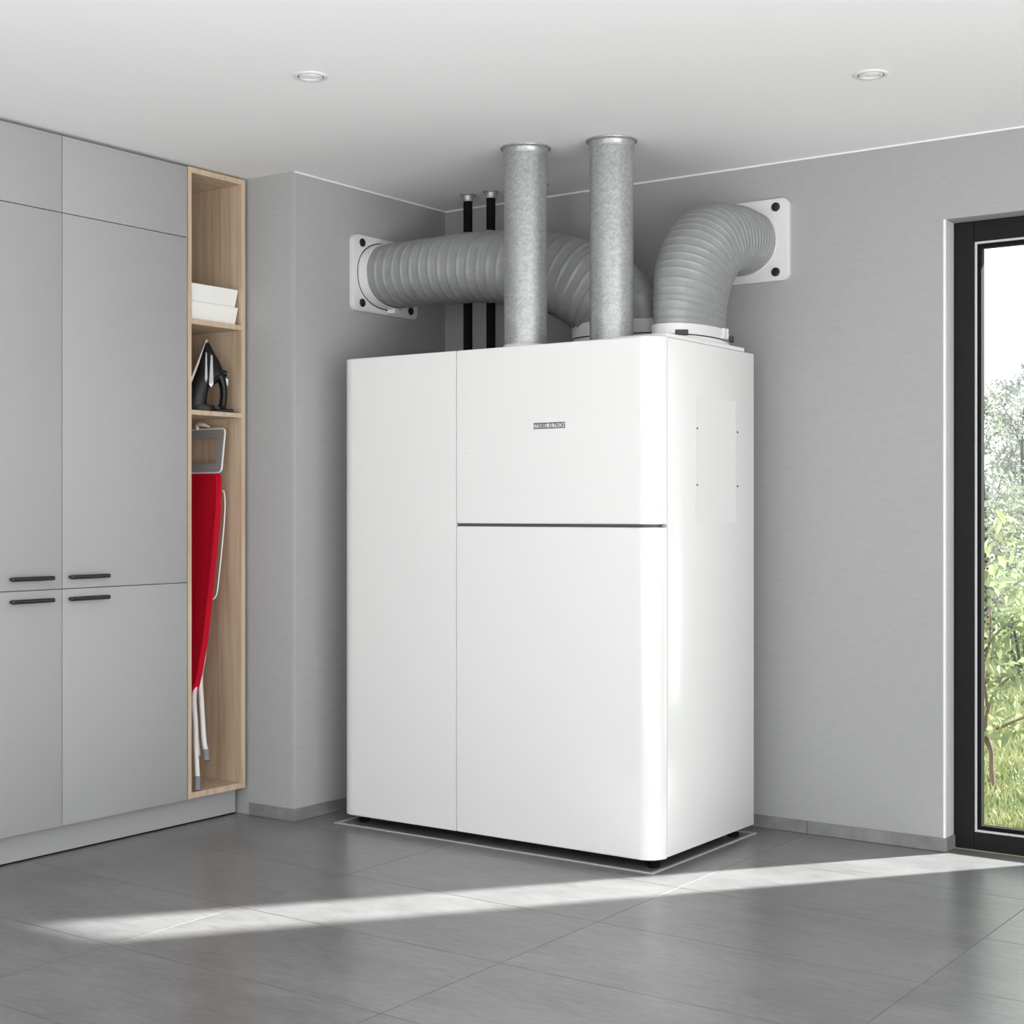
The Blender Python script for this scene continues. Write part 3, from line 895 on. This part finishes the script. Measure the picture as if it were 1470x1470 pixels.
# wall plates
def wall_plate(face, pos, label, vert, ring_depth):
    """face 'x' = on the shaft (normal +X), 'y' = on the back wall (normal -Y)."""
    W, H = .43, .322
    u0, w0 = pos                      # centre along the wall and height
    if face == 'x':
        t = thing('wall_plate', (X_SHAFT, u0, w0), label, 'plate', 'white hose wall plates'); a, b = X_SHAFT + .0004, X_SHAFT + .024; ax = 0; sg = 1
    else:
        t = thing('wall_plate', (u0, Y_BACK, w0), label, 'plate', 'white hose wall plates'); a, b = Y_BACK - .0004, Y_BACK - .024; ax = 1; sg = -1
    bm = B(); oo = rounded_rect(W, H, .030, 10, u0, w0)
    loop_frame(bm, oo, ellipse_like(44, .150, .112, u0, w0), ax, a, b)
    bmesh.ops.recalc_face_normals(bm, faces=bm.faces)
    bmesh.ops.bevel(bm, geom=[e for e in bm.edges if all(abs(v.co[ax] - b) < 1e-5 for v in e.verts) and any(abs(f.normal[ax]) < .5 for f in e.link_faces)], offset=.004, segments=2, affect='EDGES')
    pl = obj('plate', bm, M['white_plastic'], t, 40)
    nrm = Vector((1, 0, 0)) if face == 'x' else Vector((0, -1, 0))
    for su in (-1, 1):
        for sw in (-1, 1):
            u, w = u0 + su * .162, w0 + sw * .1275
            c = (b, u, w) if face == 'x' else (u, b, w)
            bm = B(); lathe(bm, [(0, .004), (.008, .004), (.009, .006), (.0155, .006), (.0175, .004), (.0175, .0002)], c, nrm, 24); obj('screw_cap', bm, M['black'], t, 50)
    bm = B()
    ra, rb = (.189, .139) if face == 'x' else (.166, .1325)
    loop_frame(bm, ellipse(ra, rb, 72, 2.25, u0, w0), ellipse(ra - .004, rb - .004, 72, 2.25, u0, w0), ax, b, b + sg * ring_depth)
    rg = obj('clamp_ring', bm, M['white_plastic'], t, 40)
    if face == 'x':
        bm = B(); loop_frame(bm, ellipse(ra + .0045, rb + .0045, 72, 2.25, u0, w0), ellipse(ra + .0002, rb + .0002, 72, 2.25, u0, w0), ax, b - sg * .001, b + sg * .0008); obj('ring_shadow_line', bm, M['dark_grey'], t)  # dark strip painted for the shadow gap round the ring
    if face == 'x':
        bm = B(); box(bm, b + .004, b + ring_depth, u0 - .004, u0 + .03, w0 - .158, w0 - .138, .003, 1); obj('lug', bm, M['white_plastic'], rg)
wall_plate('x', (4.947, 2.265), 'white oval wall plate with black screws on the shaft wall', None, .046)
wall_plate('y', (-2.695, 2.319), 'white oval wall plate with black screws on the back wall', None, .004)

# ------------------------------------------------------------------ OUTSIDE
bm = B(); box(bm, -60, 60, Y_OUT + .001, 90, GROUND - .3, GROUND)
o = obj('lawn_ground', bm, M['soil']); o['kind'] = 'structure'
bm = B(); box(bm, -30, 30, -40, Y_REAR - .252, GROUND - .3, GROUND + .03); box(bm, X_RIGHT + .202, 30, Y_REAR - .252, Y_OUT, GROUND - .3, GROUND + .03)
o = obj('terrace_ground', bm, M['paving']); o['kind'] = 'structure'

def mesh_np(name, verts, quads, material, parent=None, loc=(0, 0, 0)):
    base = WLOC[parent.name] if parent is not None else Vector(loc)
    v = np.asarray(verts, np.float32).reshape(-1, 3) - np.array(base, np.float32)
    q = np.asarray(quads, np.int32).reshape(-1, 4)
    me = bpy.data.meshes.new(name)
    me.vertices.add(len(v)); me.vertices.foreach_set('co', v.ravel())
    me.loops.add(q.size); me.loops.foreach_set('vertex_index', q.ravel())
    me.polygons.add(len(q)); me.polygons.foreach_set('loop_start', np.arange(0, q.size, 4, dtype=np.int32))
    me.update(calc_edges=True)
    me.materials.append(material)
    o = bpy.data.objects.new(name, me); link(o)
    if parent is not None: o.parent = parent
    else: o.location = base
    WLOC[o.name] = Vector(base)
    return o

def leaf_cloud(name, centres, size, material, parent, droop=0.3):
    """many small diamond leaves at the given points"""
    N = len(centres)
    c = np.asarray(centres)
    d = RNG.normal(size=(N, 3)); d[:, 2] -= droop; d /= np.linalg.norm(d, axis=1)[:, None]
    s = np.cross(d, RNG.normal(size=(N, 3))); s /= np.linalg.norm(s, axis=1)[:, None]
    nn = np.cross(d, s)
    L = size * RNG.uniform(.6, 1.25, (N, 1)); Wd = L * RNG.uniform(.32, .5, (N, 1))
    v = np.stack([c, c + d * L * .45 + s * Wd * .5 + nn * L * .06, c + d * L, c + d * L * .45 - s * Wd * .5 + nn * L * .06], 1)
    return mesh_np(name, v, np.arange(4 * N), material, parent)

# grass blades on the strip of lawn seen through the window
N = 64000
gy = 5.78 + 9.5 * RNG.random(N) ** 1.5
gx = -.305 * gy + RNG.uniform(-1.25, 1.35, N)
hgt = RNG.uniform(.02, .062, N) * (1 + .4 * (gy > 8.5)); wd = RNG.uniform(.003, .007, N) * (1 + (gy - 5.7) * .12)
ang = RNG.uniform(0, 2 * np.pi, N); ln = RNG.uniform(.1, .8, N) * hgt; la = RNG.uniform(0, 2 * np.pi, N)
bx, by = np.cos(ang) * wd, np.sin(ang) * wd
lx, ly = np.cos(la) * ln, np.sin(la) * ln
z0 = np.full(N, GROUND)
v = np.stack([np.stack([gx - bx, gy - by, z0], 1), np.stack([gx + bx, gy + by, z0], 1),
              np.stack([gx + bx * .7 + lx * .45, gy + by * .7 + ly * .45, z0 + hgt * .6], 1), np.stack([gx + lx, gy + ly, z0 + hgt], 1)], 1)
o = mesh_np('grass', v, np.arange(4 * N), M['grass'], None, (-2.7, 8.5, GROUND))
tag(o, 'bright green grass of the lawn outside the window', 'grass', kind='stuff')

# small berry tree close to the window
bt = thing('berry_tree', (-2.19, 6.96, GROUND), 'young slender tree with broad light green leaves and black berries', 'tree')
bm = B(); tube(bm, [(-2.182, 6.96, GROUND - .02), (-2.190, 6.955, .06), (-2.193, 6.96, .13), (-2.210, 6.95, .19), (-2.222, 6.95, .23), (-2.215, 6.95, .30)], .012, 10, 30, radii=[.014, .0115, .011, .015, .018, .012])
obj('trunk', bm, M['bark'], bt, 60)
branches = [
    ([(-2.215, 6.95, .235), (-2.15, 6.93, .25), (-2.07, 6.90, .29), (-1.95, 6.86, .345)], .009),
    ([(-2.218, 6.95, .27), (-2.255, 6.96, .33), (-2.30, 6.97, .38)], .008),
    ([(-2.215, 6.95, .28), (-2.19, 6.96, .38), (-2.14, 6.98, .46), (-2.05, 7.0, .52), (-1.94, 7.0, .56)], .008),
    ([(-2.21, 6.955, .34), (-2.225, 6.95, .50), (-2.19, 6.93, .64), (-2.10, 6.90, .73), (-1.95, 6.88, .78)], .007),
    ([(-2.22, 6.95, .50), (-2.25, 6.97, .64), (-2.21, 7.0, .80), (-2.12, 7.03, .90), (-2.0, 7.05, .97)], .006),
    ([(-2.215, 6.95, .21), (-2.25, 6.94, .225), (-2.30, 6.93, .25)], .007),
    ([(-2.19, 6.93, .64), (-2.18, 6.90, .80), (-2.21, 6.88, .93), (-2.17, 6.88, 1.06), (-2.09, 6.9, 1.15)], .005),
]
bpts = []
for pts, r in branches:
    bm = B(); tube(bm, pts, r, 8, 18, radii=[r, r * .8, r * .45]); obj('branch', bm, M['bark'], bt, 60)
    bpts += [Vector(q) for q in smooth_path(pts, 14)][4:]
leaf_meshes = []
for Lf, Wf in ((.095, .040), (.085, .043), (.075, .032)):
    bm = B()
    prof = [(0, 0), (.18, .55), (.40, 1), (.65, .85), (.85, .42), (1, 0)]
    mid = [bm.verts.new((Lf * u, 0, -.10 * Lf * u * u)) for u, w in prof]
    for sgn in (1, -1):
        sd = [None] + [bm.verts.new((Lf * u, sgn * Wf / 2 * w, .012 * w - .10 * Lf * u * u)) for u, w in prof[1:-1]] + [None]
        for i in range(len(prof) - 1):
            a, b_, c_, d_ = mid[i], mid[i + 1], sd[i + 1], sd[i]
            vs_ = [q for q in (a, b_, c_, d_) if q is not None]
            bm.faces.new(vs_ if sgn < 0 else vs_[::-1])
    me = bpy.data.meshes.new('leaf'); bm.to_mesh(me); bm.free(); me.materials.append(M['leaf'])
    leaf_meshes.append(me)
for k in range(285):
    if k % 3 == 0:
        q = Vector((random.uniform(-2.36, -1.85), random.uniform(6.88, 7.10), random.uniform(.50, 1.28)))
    else:
        q = random.choice(bpts) + Vector((random.gauss(0, .035), random.gauss(0, .04), random.gauss(.01, .035)))
    lf = bpy.data.objects.new('leaf', random.choice(leaf_meshes)); link(lf); lf.parent = bt
    lf.location = q - WLOC[bt.name]
    lf.rotation_euler = (random.uniform(-1.0, 1.0), random.uniform(-.3, 1.25), random.uniform(0, 6.28))
    s_ = random.uniform(.75, 1.2); lf.scale = (s_, s_, s_)
bm = B()
for cx, cz, cnt in ((-2.17, 1.03, 6), (-2.19, 1.00, 7), (-2.185, .93, 6), (-2.14, .90, 5), (-2.16, .83, 8), (-2.19, .80, 6), (-2.15, .76, 8), (-2.18, .70, 6), (-2.19, .66, 7), (-2.185, .60, 9), (-2.11, .86, 6), (-2.08, .72, 5)):
    y = 6.80 + random.uniform(-.03, .03)
    for i in range(cnt):
        r_ = bmesh.ops.create_icosphere(bm, subdivisions=1, radius=random.uniform(.0065, .0090))
        bmesh.ops.translate(bm, verts=r_['verts'], vec=(cx + random.gauss(0, .022), y + random.gauss(0, .012), cz + random.gauss(0, .024)))
o = obj('berry_sprays', bm, M['berry'], bt); o['kind'] = 'stuff'

# loose garden shrubs behind the lawn, then taller thin trees
def shrub(x, y, rx, ry, h_, nl, size, material, label, stems=4, name='garden_shrub', group='garden shrubs behind the lawn'):
    t = thing(name, (x, y, GROUND), label, 'shrub' if name == 'garden_shrub' else 'tree', group)
    for i in range(stems):
        a = 6.28 * i / stems + random.uniform(-.4, .4)
        bm = B(); tube(bm, [(x, y, GROUND), (x + .25 * rx * math.cos(a), y + .25 * ry * math.sin(a), GROUND + h_ * .4), (x + .6 * rx * math.cos(a), y + .6 * ry * math.sin(a), GROUND + h_ * .85)], .012, 6, 8, radii=[.016, .01, .003])
        obj('stem', bm, M['bark_grey'], t)
    u = RNG.normal(size=(nl, 3)); u /= np.linalg.norm(u, axis=1)[:, None]; rad = RNG.random((nl, 1)) ** .45
    c = u * rad * np.array([rx, ry, h_ / 2]) * (1 + .25 * np.sin(u[:, :1] * 5 + 1)) + np.array([x, y, GROUND + h_ * .52])
    o = leaf_cloud('foliage', c, size, material, t); o['kind'] = 'stuff'
    return t
shrub(-4.75, 12.6, .72, .55, 1.25, 2600, .075, M['leaf_hedge'], 'rounded light green shrub at far lawn edge, left of its taller neighbour')
shrub(-3.35, 11.4, .62, .5, 1.0, 2400, .07, M['leaf_hedge'], 'low light green shrub closest behind the young berry tree')
shrub(-4.2, 15.0, 1.0, .8, 1.75, 3800, .085, M['leaf_pale'], 'tall pale green shrub standing behind the rounded shrubs')
shrub(-6.6, 15.5, 1.0, .8, 1.5, 2500, .085, M['leaf_pale'], 'broad pale green shrub farthest along the garden edge')

def tree(x, y, h_, spread, nb, nl, size, material, label, trunk=.05, seed=1, bare=.55):
    rnd = random.Random(seed)
    t = thing('garden_tree', (x, y, GROUND), label, 'tree', 'thin trees beyond the garden shrubs')
    top = Vector((x + rnd.uniform(-.15, .15), y, GROUND + h_ * .93))
    bm = B(); tpts = [(x, y, GROUND - .05), (x + rnd.uniform(-.08, .08), y, GROUND + h_ * .3), (x + rnd.uniform(-.12, .12), y, GROUND + h_ * .62), top]
    tube(bm, tpts, trunk, 8, 20, radii=[trunk, trunk * .75, trunk * .45, trunk * .12]); obj('trunk', bm, M['bark_grey'], t, 60)
    P = [Vector(q) for q in smooth_path(tpts, 30)]
    tips = []
    for i in range(nb):
        s0 = P[rnd.randint(6, 28)]
        f_ = (s0.z - GROUND) / h_
        a = rnd.uniform(0, 6.28); ln_ = spread * (1.1 - f_ * .7) * rnd.uniform(.6, 1.1)
        d_ = Vector((math.cos(a), math.sin(a), rnd.uniform(.35, 1.0)))
        p1 = s0 + d_ * ln_ * .5 + Vector((0, 0, .05)); p2 = s0 + d_ * ln_ + Vector((rnd.uniform(-.2, .2), 0, rnd.uniform(0, .3))) * ln_
        r0 = trunk * .33 * (1.15 - f_)
        bm = B(); tube(bm, [s0, p1, p2], r0, 5, 8, radii=[r0, r0 * .6, r0 * .2])
        br = [Vector(q) for q in smooth_path([s0, p1, p2], 9)]
        for k in range(7):
            q0 = br[rnd.randint(2, 8)]; dd = Vector((rnd.gauss(0, 1), rnd.gauss(0, 1), rnd.uniform(.0, 1.2))).normalized() * ln_ * rnd.uniform(.2, .42)
            q1 = q0 + dd * .55 + Vector((0, 0, .03)); q2 = q0 + dd
            tube(bm, [q0, q1, q2], r0 * .3, 4, radii=[r0 * .5, r0 * .38, r0 * .2], caps=False)
            tips += [q1, q2, (q1 + q2) / 2]
        obj('bough', bm, M['bark_grey'], t)
        tips += br[3:]
    tp = np.array([list(q) for q in tips])
    c = tp[RNG.integers(0, len(tp), nl)] + RNG.normal(size=(nl, 3)) * spread * .07
    o = leaf_cloud('foliage', c, size, material, t); o['kind'] = 'stuff'
tree(-5.42, 17.0, 2.55, .75, 26, 1000, .06, M['leaf_pale'], 'thin grey-barked tree with dark bare twigs, nearest of the far trees', .07, 3)
tree(-7.0, 23.0, 3.1, 1.3, 16, 3800, .10, M['leaf_mist'], 'haze-pale leafy tree standing far behind the garden shrubs', .06, 5)
tree(-6.1, 21.0, 3.5, 1.0, 16, 3000, .09, M['leaf_mist'], 'tallest haze-pale tree, seen at the right edge of the window', .055, 9)
tree(-6.45, 19.0, 2.5, .9, 14, 1800, .085, M['leaf_pale'], 'thin pale green tree behind the window frame edge', .05, 12)
